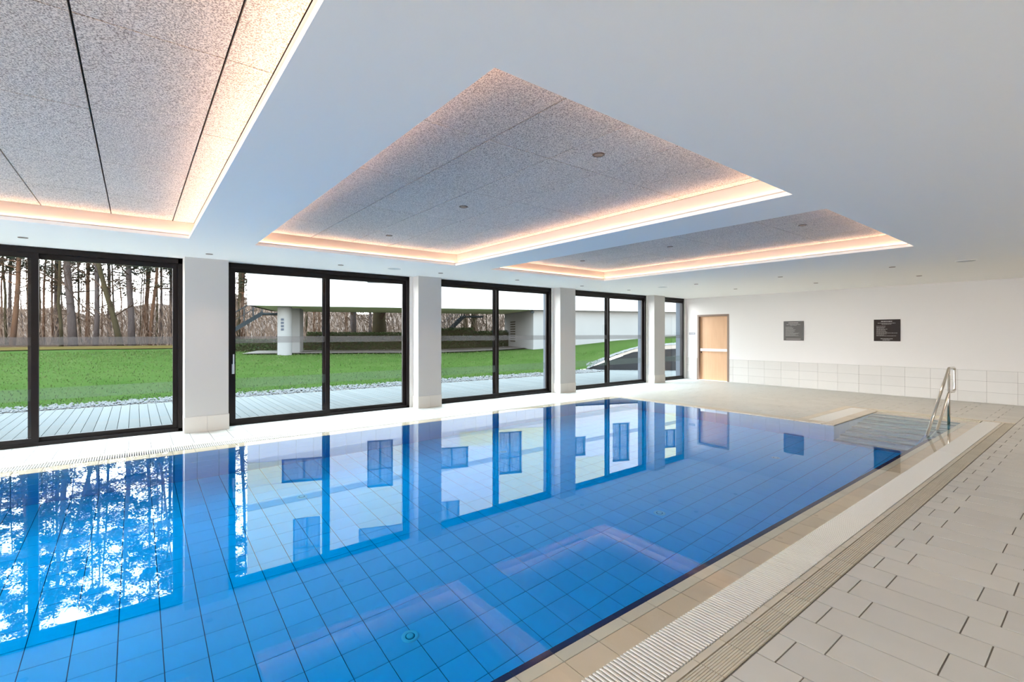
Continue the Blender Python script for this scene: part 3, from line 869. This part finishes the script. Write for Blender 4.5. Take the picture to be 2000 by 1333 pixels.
for k in range(60):
    Y0_ = -46+k*1.0
    for (xa, xb) in ((-39.6, -42.2),):
        sf.face([(xa+math.sin(k*.7)*.5, Y0_, ground(xa, Y0_)+.05), (xa+math.sin(k*.7+.7)*.5, Y0_+1, ground(xa, Y0_+1)+.05), (xb, Y0_+1, ground(xb, Y0_+1)+.16), (xb, Y0_, ground(xb, Y0_)+.16)][::-1])
o = sf.build('straw_strip', M['straw'], None); o['kind'] = 'stuff'; o['label'] = 'yellow dry grass strip where the lawn meets the wood'; o['category'] = 'dry grass'

# grass tufts
gb = MB(); rg = random.Random(3)
for k in range(26000):
    Y = rg.uniform(-9, 17)
    far = rg.random()**1.8
    X = -13.65 - far*22
    if Y > 14.5 and X > -13.6-(Y-14.5)*0.2: continue
    if Y > 13.5 and X > -14.6: continue
    z = ground(X, Y) if k % 1 == 0 else 0
    h = rg.uniform(.02, .05)*(1+far); a = rg.uniform(0, 6.28); w_ = rg.uniform(.006, .014)*(1+2*far)
    dx, dy = math.cos(a)*w_, math.sin(a)*w_
    lx, ly = rg.uniform(-.03, .03), rg.uniform(-.03, .03)
    gb.face([(X-dx, Y-dy, z-.005), (X+dx, Y+dy, z-.005), (X+lx, Y+ly, z+h)])
gb.build('grass_tufts', M['blade'], lawn, kind='stuff')

# pebbles along terrace edge and up the ramp
pb = MB(); rp = random.Random(5)
def pebble(x, y, z, r_):
    b = len(pb.v)
    pb.v += [(x+r_*rp.uniform(.8, 1.2), y, z), (x, y+r_*rp.uniform(.8, 1.2), z), (x-r_*rp.uniform(.8, 1.2), y, z), (x, y-r_*rp.uniform(.8, 1.2), z), (x+r_*.2, y, z+r_*rp.uniform(.6, .9)), (x, y, z-r_*.5)]
    pb.f += [(b+i, b+j, b+4) for i, j in ((0,1),(1,2),(2,3),(3,0))] + [(b+j, b+i, b+5) for i, j in ((0,1),(1,2),(2,3),(3,0))]
for k in range(5200):
    y = rp.uniform(-7, 14.9)
    xe = deck_edge(y) if y < 14 else -12.6
    x = rp.uniform(-13.75+rp.uniform(-.05, .05), min(xe, -12.5) + 0.0)
    pebble(x, y, 0.0+rp.uniform(-.01, .015), rp.uniform(.018, .042))
for k in range(2600):
    s_ = rp.random(); off = rp.uniform(-0.05, 0.62)
    x = -13.68 + s_*4.4; y = 14.75 + s_*4.6
    x -= off*.72; y += off*.69
    pebble(x, y, ground(x, y)+.02, rp.uniform(.02, .045))
o = pb.build('pebbles', M['pebble'], None); o['kind'] = 'stuff'; o['label'] = 'strip of white pebbles between terrace and lawn'; o['category'] = 'gravel'
gbm = MB().box(-13.75, -12.2, -7, 14.9, -0.06, -0.034)
o = gbm.build('gravel_bed', M['path'], None); o['kind'] = 'structure'

# retaining wall rising at the right
rw = MB()
P0, P1 = (-13.72, 14.70), (-6.9, 21.8)
nseg = 10
for i in range(nseg+1):
    f_ = i/nseg; x = P0[0]+(P1[0]-P0[0])*f_; y = P0[1]+(P1[1]-P0[1])*f_
    dd = math.hypot(x-P0[0], y-P0[1])
    zt_ = 0.02+min(0.36*dd, 0.36*2.1+0.06*(dd-2.1) if dd > 2.1 else 9)
    rw.v += [(x, y, -.1), (x, y, zt_), (x-.1, y+.1, zt_), (x-.1, y+.1, -.1)]
for i in range(nseg):
    a = i*4
    for k in range(3): rw.f.append((a+k, a+k+4, a+k+5, a+k+1))
o = rw.build('retaining_wall', M['retaining'], None)
o['label'] = 'dark grey sloping retaining wall beside the terrace, seen through the fourth window'; o['category'] = 'wall'

# outside fin wall of the pool house beyond the last window
struct('wall_outside', MB().box(-9.42, WX-0.3, 14.66, 14.9, -0.1, 3.2), M['outer_wall'])

# ------------------------------------------------------------------ neighbouring building on stilts
bl = thing('residential_building', 'long white building raised on concrete pillars behind the lawn', 'building', (FA[0], FA[1], 0), math.atan2(u_[1], u_[0]))
# local frame: x along the facade, y = behind (t)
ZB, ZT, DEP, LEN = 2.881, 12.5, 6.6, 34.0
WN = [(1.54, 3.6, 4.88, 6.04), (5.67, 6.98, 4.22, 6.66), (2.06, 3.34, 7.91, 10.4), (5.24, 8.2, 8.80, 10.0), (9.3, 11.1, 4.87, 6.0),
      (9.3, 10.6, 7.85, 10.2), (12.9, 14.27, 4.2, 6.6), (17.2, 18.35, 4.78, 5.9), (20.18, 21.37, 4.1, 6.45), (23.6, 24.8, 4.7, 5.85)]
ss = sorted(set([0, LEN] + [v for q in WN for v in q[:2]])); zs_ = sorted(set([ZB, ZT] + [v for q in WN for v in q[2:]]))
fm = MB()
for a, b_ in zip(ss[:-1], ss[1:]):
    for c, e in zip(zs_[:-1], zs_[1:]):
        mx_, mz = (a+b_)/2, (c+e)/2
        if any(q[0] < mx_ < q[1] and q[2] < mz < q[3] for q in WN): continue
        fm.box(a, b_, 0, 0.3, c, e)
fm.build('front_wall', M['facade'], bl)
MB().box(0, 0.25, 0.3, DEP, ZB, ZT).box(LEN-.25, LEN, 0.3, DEP, ZB, ZT).box(0.25, LEN-.25, DEP-.25, DEP, ZB, ZT).build('end_walls', M['facade'], bl)
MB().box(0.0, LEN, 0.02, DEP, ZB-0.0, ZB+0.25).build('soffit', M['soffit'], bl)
MB().box(-0.1, LEN+.1, -0.1, DEP+.1, ZT, ZT+0.25).build('roof', M['concrete'], bl)
def panel(a, b_, c, e, m):
    cuts = [q for q in WN if q[0] < b_-.01 and q[1] > a+.01 and q[2] < e-.01 and q[3] > c+.01]
    xs_ = sorted(set([a, b_] + [min(max(v, a), b_) for q in cuts for v in q[:2]])); zz_ = sorted(set([c, e] + [min(max(v, c), e) for q in cuts for v in q[2:]]))
    mb = MB()
    for x0_, x1_ in zip(xs_[:-1], xs_[1:]):
        for z0_, z1_ in zip(zz_[:-1], zz_[1:]):
            if any(q[0] < (x0_+x1_)/2 < q[1] and q[2] < (z0_+z1_)/2 < q[3] for q in cuts): continue
            mb.box(x0_, x1_, -0.012, 0.004, z0_, z1_)
    mb.build('facade_panel', m, bl)
panel(0.0, 1.54, 4.9, 6.0, M['facade_yellow']); panel(0.0, 3.9, 6.04, 12.4, M['facade_yellow'])
panel(3.9, 5.24, 6.04, 12.4, M['facade_cream']); panel(5.24, 9.3, 6.66, 12.4, M['facade_yellow'])
panel(5.67, 9.59, 4.5, 6.66, M['facade_cream']); panel(10.6, 12.97, 4.0, 4.86, M['facade_yellow'])
panel(10.6, 12.97, 7.85, 12.4, M['facade_cream']); panel(12.97, 15.7, 4.0, 12.4, M['facade_yellow'])
panel(17.0, 19.7, 6.0, 12.4, M['facade_yellow']); panel(23.3, 28, 3.6, 12.4, M['facade_yellow'])
for (a, b_, c, e) in WN:
    f = MB()
    fw_ = 0.06
    f.box(a, a+fw_, 0.14, 0.2, c, e).box(b_-fw_, b_, 0.14, 0.2, c, e).box(a+fw_, b_-fw_, 0.14, 0.2, c, c+fw_).box(a+fw_, b_-fw_, 0.14, 0.2, e-fw_, e)
    mid = (a+b_)/2
    f.box(mid-0.03, mid+0.03, 0.14, 0.2, c+fw_, e-fw_)
    if e-c > 1.5: f.box(a+fw_, b_-fw_, 0.14, 0.2, c+(e-c)*.62, c+(e-c)*.62+.04)
    f.box(a, b_, -0.03, 0.14, c-0.03, c)
    fo = f.build('window', M['win_frame'], bl)
    cu = MB()
    x = a+fw_
    n2 = max(6, int((b_-a)/0.09))
    dx = (b_-a-2*fw_)/n2
    for i in range(n2): cu.face([(x+i*dx, 0.24+(.03 if i % 2 else 0), c+fw_), (x+(i+1)*dx, 0.24+(0 if i % 2 else .03), c+fw_), (x+(i+1)*dx, 0.24+(0 if i % 2 else .03), e-fw_), (x+i*dx, 0.24+(.03 if i % 2 else 0), e-fw_)])
    cu.build('curtain', M['curtain'], fo)
    MB().face([(a+fw_, 0.17, c+fw_), (b_-fw_, 0.17, c+fw_), (b_-fw_, 0.17, e-fw_), (a+fw_, 0.17, e-fw_)]).build('pane', M['glass'], fo)
# ground storey: concrete walls and pillars
MB().box(15.1, LEN, 0.35, 0.6, 0.1, ZB).build('base_wall', M['concrete'], bl)
MB().box(15.1, 15.35, 0.6, DEP-.2, 0.1, ZB).build('side_wall', M['concrete'], bl)
lv = MB()
for i in range(9): lv.box(15.06, 15.1, 3.9, 4.9, 0.95+i*0.16, 1.02+i*0.16)
lv.build('louvre', M['bark_dark'], bl)
MB().lathe([(0, 0.0), (0.1, 0.02), (0.12, 0.1), (0.05, 0.16)], 12, (15.0, 0.25, ZB-0.2)).build('lamp', M['galv'], bl)
def pil(x, y, w_, d_, rnd=False):
    if rnd: return MB().lathe([(w_, 0.1), (w_, ZB)], 20, (x, y, 0)).build('concrete_pillar', M['concrete'], bl, True)
    return MB().box(x-w_/2, x+w_/2, y-d_/2, y+d_/2, 0.1, ZB).build('concrete_pillar', M['concrete'], bl)
cpil = pil(1.55, 0.95, 0.35, 0.35, True)
mk = MB()
for i in range(4): mk.box(1.42, 1.56, 0.59, 0.60, 1.65+i*0.17, 1.76+i*0.17)
mk.build('faded_marking', M['mark'], cpil)
pil(1.85, 3.2, 0.5, 1.6); pil(8.7, 4.6, 0.4, 0.4)
# gravel apron under the building
ap = MB()
for i in range(8):
    a, b_ = -0.6+i*2.0, -0.6+(i+1)*2.0
    q = [fac(a, 1.6), fac(a, 5.6), fac(b_, 5.6), fac(b_, 1.6)]
    ap.face([(x, y, ground(x, y)+0.06) for x, y in q][::-1])
o = ap.build('gravel_apron', M['path'], None); o['kind'] = 'structure'

# ------------------------------------------------------------------ outdoor steel stairs
def ext_stair(label, xa, ya, za, xb, yb, zb, n2, hw=0.45):
    t = thing('steel_staircase', label, 'staircase', (xa, ya, 0))
    dx, dy, dz = (xb-xa), (yb-ya), (zb-za)
    L_ = math.hypot(dx, dy); px, py = -dy/L_*hw, dx/L_*hw
    for s_ in (-1, 1):
        mb = MB()
        A = Vector((s_*px, s_*py, za)); B = Vector((dx+s_*px, dy+s_*py, zb))
        mb.face([A+Vector((0, 0, -.16)), B+Vector((0, 0, -.16)), B+Vector((0, 0, .12)), A+Vector((0, 0, .12))])
        mb.face([A+Vector((px*.06, py*.06, .12)), B+Vector((px*.06, py*.06, .12)), B+Vector((px*.06, py*.06, -.16)), A+Vector((px*.06, py*.06, -.16))])
        mb.build('stringer', M['galv'], t)
        r_ = MB().tube([A+Vector((0, 0, 1.0)), B+Vector((0, 0, 1.0))], 0.022, 6)
        r_.tube([A+Vector((0, 0, .55)), B+Vector((0, 0, .55))], 0.014, 6)
        for k in range(5):
            P = A.lerp(B, k/4); r_.tube([P, P+Vector((0, 0, 1.0))], 0.018, 6)
        r_.build('railing', M['galv'], t)
    ux, uy = dx/L_, dy/L_
    for k in range(n2):
        f_ = (k+.5)/n2; c = Vector((dx*f_, dy*f_, za+dz*f_))
        mb = MB()
        a_, b_ = 0.13, hw
        pts = [(c.x+ux*s1*a_+(-uy)*s2*b_, c.y+uy*s1*a_+ux*s2*b_) for s1, s2 in ((-1,-1),(1,-1),(1,1),(-1,1))]
        mb.prism(pts, c.z-.03, c.z+.01)
        mb.build('tread', M['galv'], t)
    c = Vector((dx+ux*.7, dy+uy*.7, zb))
    pts = [(c.x+ux*s1*.75-uy*s2*.6, c.y+uy*s1*.75+ux*s2*.6) for s1, s2 in ((-1,-1),(1,-1),(1,1),(-1,1))]
    MB().prism(pts, zb-.12, zb).build('landing', M['galv'], t)
    return t
a1 = at(440, 28.5); b1 = at(512, 29.5)
ext_stair('galvanised steel outdoor stair rising to the left end of the white building', a1[0], a1[1], 1.42, b1[0], b1[1], 2.76, 9)
a2 = at(866, 36.5); b2 = at(905, 37.0)
ext_stair('dark steel outdoor stair behind the hedge under the white building', a2[0], a2[1], 1.3, b2[0], b2[1], 2.85, 9)

# ------------------------------------------------------------------ hedge
rh = random.Random(11)
hd = MB()
hcore = MB()
def hline(s_): return fac(s_, 7.0)
for k in range(30):
    a, b_ = -4.5+k*0.66, -4.5+(k+1)*0.66
    A0, A1, B0, B1 = fac(a, 5.5), fac(a, 6.4), fac(b_, 5.5), fac(b_, 6.4)
    ht = 0.68 if a < 1.5 else 1.12+(0.28 if 9.5 < a < 12.5 else 0)
    g0 = ground(*A0)-.1
    b0 = len(hcore.v)
    hcore.v += [(A0[0], A0[1], g0), (B0[0], B0[1], g0), (B1[0], B1[1], g0), (A1[0], A1[1], g0), (A0[0], A0[1], g0+ht), (B0[0], B0[1], g0+ht), (B1[0], B1[1], g0+ht), (A1[0], A1[1], g0+ht)]
    hcore.f += [tuple(b0+i for i in q) for q in ((4,5,6,7),(0,1,5,4),(1,2,6,5),(2,3,7,6),(3,0,4,7))]
    for q in range(520):
        s_, t_ = rh.uniform(a, b_), rh.choice((rh.uniform(5.32, 5.55), rh.uniform(5.4, 6.5)))
        x, y = fac(s_, t_); z = g0 + (rh.uniform(0.1, ht+.1) if t_ < 5.56 else ht+rh.uniform(-.03, .16))
        l_ = rh.uniform(.03, .07); d1 = Vector((rh.uniform(-1,1), rh.uniform(-1,1), rh.uniform(-1,1))).normalized()*l_; d2 = Vector((rh.uniform(-1,1), rh.uniform(-1,1), rh.uniform(-1,1))).normalized()*l_*.7
        c = Vector((x, y, z)); hd.face([c-d1, c+d2, c+d1, c-d2])
hg = thing('hedge', 'long clipped dark green hedge behind the white building pillars', 'hedge')
hcore.build('hedge_core', M['bark_dark'], hg); hd.build('leaves', M['hedge'], hg, kind='stuff')

# ------------------------------------------------------------------ trees
def branch_rec(mb, rr, p, d, length, rad, depth, needles=None):
    n2 = 3 if depth > 0 else 2
    pts = [p]; dd = d.copy(); q = p.copy()
    for i in range(n2):
        dd = (dd + Vector((rr.uniform(-.25, .25), rr.uniform(-.25, .25), rr.uniform(-.12, .22)))).normalized()
        q = q + dd*length/n2; pts.append(q.copy())
    rads = [rad*(1-.75*i/n2) for i in range(n2+1)]
    mb.tube(pts, rads, 3, False)
    if needles is not None and depth <= 1:
        for k in range(9 if depth == 0 else 5):
            c = pts[-1].lerp(pts[0], rr.random()**1.4*0.8) + Vector((rr.gauss(0, .16), rr.gauss(0, .16), rr.gauss(0, .08)))
            l_ = rr.uniform(.08, .2); a = rr.uniform(0, 6.28)
            e1 = Vector((math.cos(a)*l_, math.sin(a)*l_, rr.uniform(-.05, .1))); e2 = Vector((-math.sin(a), math.cos(a), rr.uniform(-.6, .6)))*l_*.3
            needles.face([c-e1, c+e2, c+e1, c-e2])
    if depth > 0:
        for k in range(4 if depth > 1 else 5):
            t_ = rr.uniform(.3, 1.0); i = min(int(t_*n2), n2-1); base = pts[i].lerp(pts[i+1], t_*n2-i)
            nd = (dd + Vector((rr.uniform(-.9, .9), rr.uniform(-.9, .9), rr.uniform(-.35, .6)))).normalized()
            branch_rec(mb, rr, base, nd, length*rr.uniform(.4, .65), rad*.45, depth-1, needles)
def trunk_pts(H, lean, rr, curve=0.0):
    pts = []
    for i in range(9):
        f_ = i/8
        pts.append(Vector((lean[0]*f_ + curve*math.sin(f_*3.1) + rr.uniform(-.06, .06), lean[1]*f_ + rr.uniform(-.06, .06), H*f_-.3*(i == 0))))
    return pts
def make_tree(kind, seed, H, r0, lean=(0, 0), start=.25, nb=16, curve=0.0, bark='bark'):
    rr = random.Random(seed)
    pts = trunk_pts(H, lean, rr, curve)
    rads = [r0*(1.15 if i == 0 else 1)*(1-.8*(i/8)**1.2) for i in range(9)]
    tk = MB().tube(pts, rads, 9).mesh('trunk', M[bark], True)
    br = MB(); nd = MB() if kind == 'pine' else None
    for k in range(nb):
        f_ = start + (1-start)*(k+rr.random())/nb
        i = min(int(f_*8), 7); p = pts[i].lerp(pts[i+1], f_*8-i)
        a = rr.uniform(0, 6.28)
        el = rr.uniform(-.1, .35) if kind == 'pine' else rr.uniform(.2, .9)
        ln = (rr.uniform(1.6, 3.2) if kind == 'pine' else rr.uniform(2.2, 5.0))*(1.15-f_*.6)*(H/18)
        branch_rec(br, rr, p, Vector((math.cos(a), math.sin(a), el)).normalized(), ln, r0*.26*(1.3-f_), 2 if kind != 'thin' else 1, nd)
    return tk, br.mesh('branches', M['twig' if bark != 'bark_red_sidelit' else 'bark_red_sidelit']), (nd.mesh('needles', M['needle']) if nd else None)
def tree(tmpl, name, label, x, y, scale=1.0, rz=0.0, group=None):
    t = thing(name, label, 'tree', (x, y, ground(x, y)), rz, group)
    t.scale = (scale,)*3
    link('trunk', tmpl[0], t); b_ = link('branches', tmpl[1], t)
    if tmpl[2]: link('needles', tmpl[2], t, kind='stuff')
    return t
bare = [make_tree('bare', 20+i, 17, .11, (random.uniform(-1, 1), random.uniform(-1, 1)), .07, 26, .2, b) for i, b in enumerate(('bark', 'bark_red_sidelit', 'bark_dark'))]
pine = [make_tree('pine', 40+i, 21, .15, (random.uniform(-.6, .6), random.uniform(-.6, .6)), .22, 40, .1, b) for i, b in enumerate(('bark_red_sidelit', 'bark'))]
hero = [ # px at base, depth, lean in m (sideways over height), H, r, kind, bark, curve, label
 (143, 37, -1.5, 20, .27, 'pine', 'bark', 0, 'thick straight grey-barked tree, left of the leaning dark one, in the first window'),
 (187, 38, .3, 18, .18, 'bare', 'bark', .2, 'slim grey tree touching the leaning dark tree, first window'),
 (237, 36, -4.8, 17, .20, 'bare', 'bark_dark', -.6, 'dark mossy tree leaning strongly left in the first window'),
 (257, 38, -.6, 20, .23, 'pine', 'bark', 0, 'stout grey tree right of the leaning dark one'),
 (291, 39, 2.2, 20, .13, 'pine', 'bark_red_sidelit', 0, 'reddish pine leaning right near the first window jamb'),
 (24, 37, 1.6, 20, .17, 'pine', 'bark_red_sidelit', 0, 'reddish pine leaning right in the leftmost pane'),
 (118, 36, -.2, 13, .12, 'bare', 'bark_dark', .3, 'small forked brown tree left of the thick grey one'),
 (84, 40, .4, 19, .09, 'pine', 'bark_red_sidelit', 0, 'thin reddish tree beside the dark mullion of the first window'),
 (102, 42, .1, 19, .09, 'thin', 'bark_red_sidelit', 0, 'thin reddish trunk between mullion and forked tree'),
 (14, 39, -.8, 16, .10, 'bare', 'bark_dark', .1, 'thin dark tree left of the leaning reddish pine'),
 (316, 43, 0, 20, .11, 'pine', 'bark', 0, 'slim pine with green needles close to the first window right jamb'),
 (306, 41, .1, 17, .08, 'thin', 'bark_dark', 0, 'thin dark trunk behind the right-leaning reddish pine'),
 (463, 40, .8, 18, .15, 'pine', 'bark_dark', 0, 'dark rugged tree in the left strip of the second window'),
 (475, 46, 0, 18, .14, 'bare', 'bark_red_sidelit', 0, 'brown tree behind the steel stair, second window'),
 (598, 40, .3, 17, .11, 'thin', 'bark_dark', 0, 'slim dark trunk under the white building, second window left pane'),
 (616, 41, -.5, 17, .10, 'bare', 'bark_red_sidelit', .1, 'slim reddish trunk right of the slim dark one under the building'),
 (562, 43, 0, 17, .16, 'bare', 'bark', 0, 'grey-brown trunk next to the rear concrete pillar'),
 (691, 37, 0, 18, .24, 'bare', 'bark', 0, 'grey trunk left of the mossy one, second window right pane'),
 (742, 36, 0, 18, .50, 'bare', 'bark_dark', 0, 'broadest mossy dark trunk under the white building'),
 (723, 43, 0, 18, .14, 'bare', 'bark', 0, 'slim pale trunk just left of the broadest mossy trunk'),
 (908, 44, 0, 17, .20, 'bare', 'bark_dark', 0, 'left one of two brown trunks behind the hedge, third window'),
 (924, 42, 0, 17, .22, 'bare', 'bark_dark', 0, 'right one of two brown trunks behind the hedge, third window'),
 (949, 38, 0, 6, .05, 'bare', 'bark_dark', 0, 'small bare sapling behind the hedge, third window'),
]
for i, (px, D, ln, H, r_, kd, bk, cv, lb) in enumerate(hero):
    x, y, _ = at(px, D)
    tm_ = make_tree(kd if kd != 'thin' else 'thin', 100+i, H, r_, (RT[0]*ln, RT[1]*ln), .08 if kd == 'bare' else .2, 24 if kd != 'pine' else 34, cv, bk)
    tree(tm_, 'woodland_tree', lb, x, y)
rt = random.Random(77)
kb = 0
for i in range(56):
    px = rt.uniform(-260, 1010) if i > 30 else rt.uniform(-120, 480)
    D = rt.uniform(42, 66)
    x, y, _ = at(px, D)
    tp = rt.choice(bare*3+pine)
    tree(tp, 'woodland_tree', 'slender bare or needled tree in the distant woodland mass', x, y, rt.uniform(.55, .9), rt.uniform(0, 6.28), 'distant woodland trees')
# needled crowns standing in front, reflected at the left of the pool
for i, (px, D) in enumerate(((60, 40), (110, 43), (170, 41), (215, 44), (285, 42), (335, 44), (-60, 40), (20, 45), (470, 44), (-20, 36))):
    x, y, _ = at(px, D)
    tree(pine[i % 2], 'woodland_tree', 'tall needled pine standing among the front trees of the wood', x, y, rt.uniform(.95, 1.15), rt.uniform(0, 6.28), 'tall pines at the wood edge')
# undergrowth: brown brush
ug = MB(); ru = random.Random(9)
for k in range(30000):
    px = ru.uniform(-150, 1010); D = ru.uniform(38 if px < 480 else 36, 62)
    x, y, _ = at(px, D); z = ru.uniform(0, 1)**1.25*(3.8 if px < 480 else 4.2)
    l_ = ru.uniform(.3, 1.2); a = ru.uniform(0, 6.28); el = ru.uniform(.6, 5.0)
    d1 = Vector((math.cos(a), math.sin(a), el)).normalized()*l_; w_ = ru.uniform(.012, .035)
    c = Vector((x, y, .5+z)); sd = Vector((RT[0]*w_, RT[1]*w_, w_*.6))
    ug.face([c-d1*.5-sd, c-d1*.5+sd, c+d1*.5])
o = ug.build('undergrowth', M['twig_pale'], None); o['kind'] = 'stuff'; o['label'] = 'tangled pale brown brush filling the woodland behind the lawn'; o['category'] = 'brush'
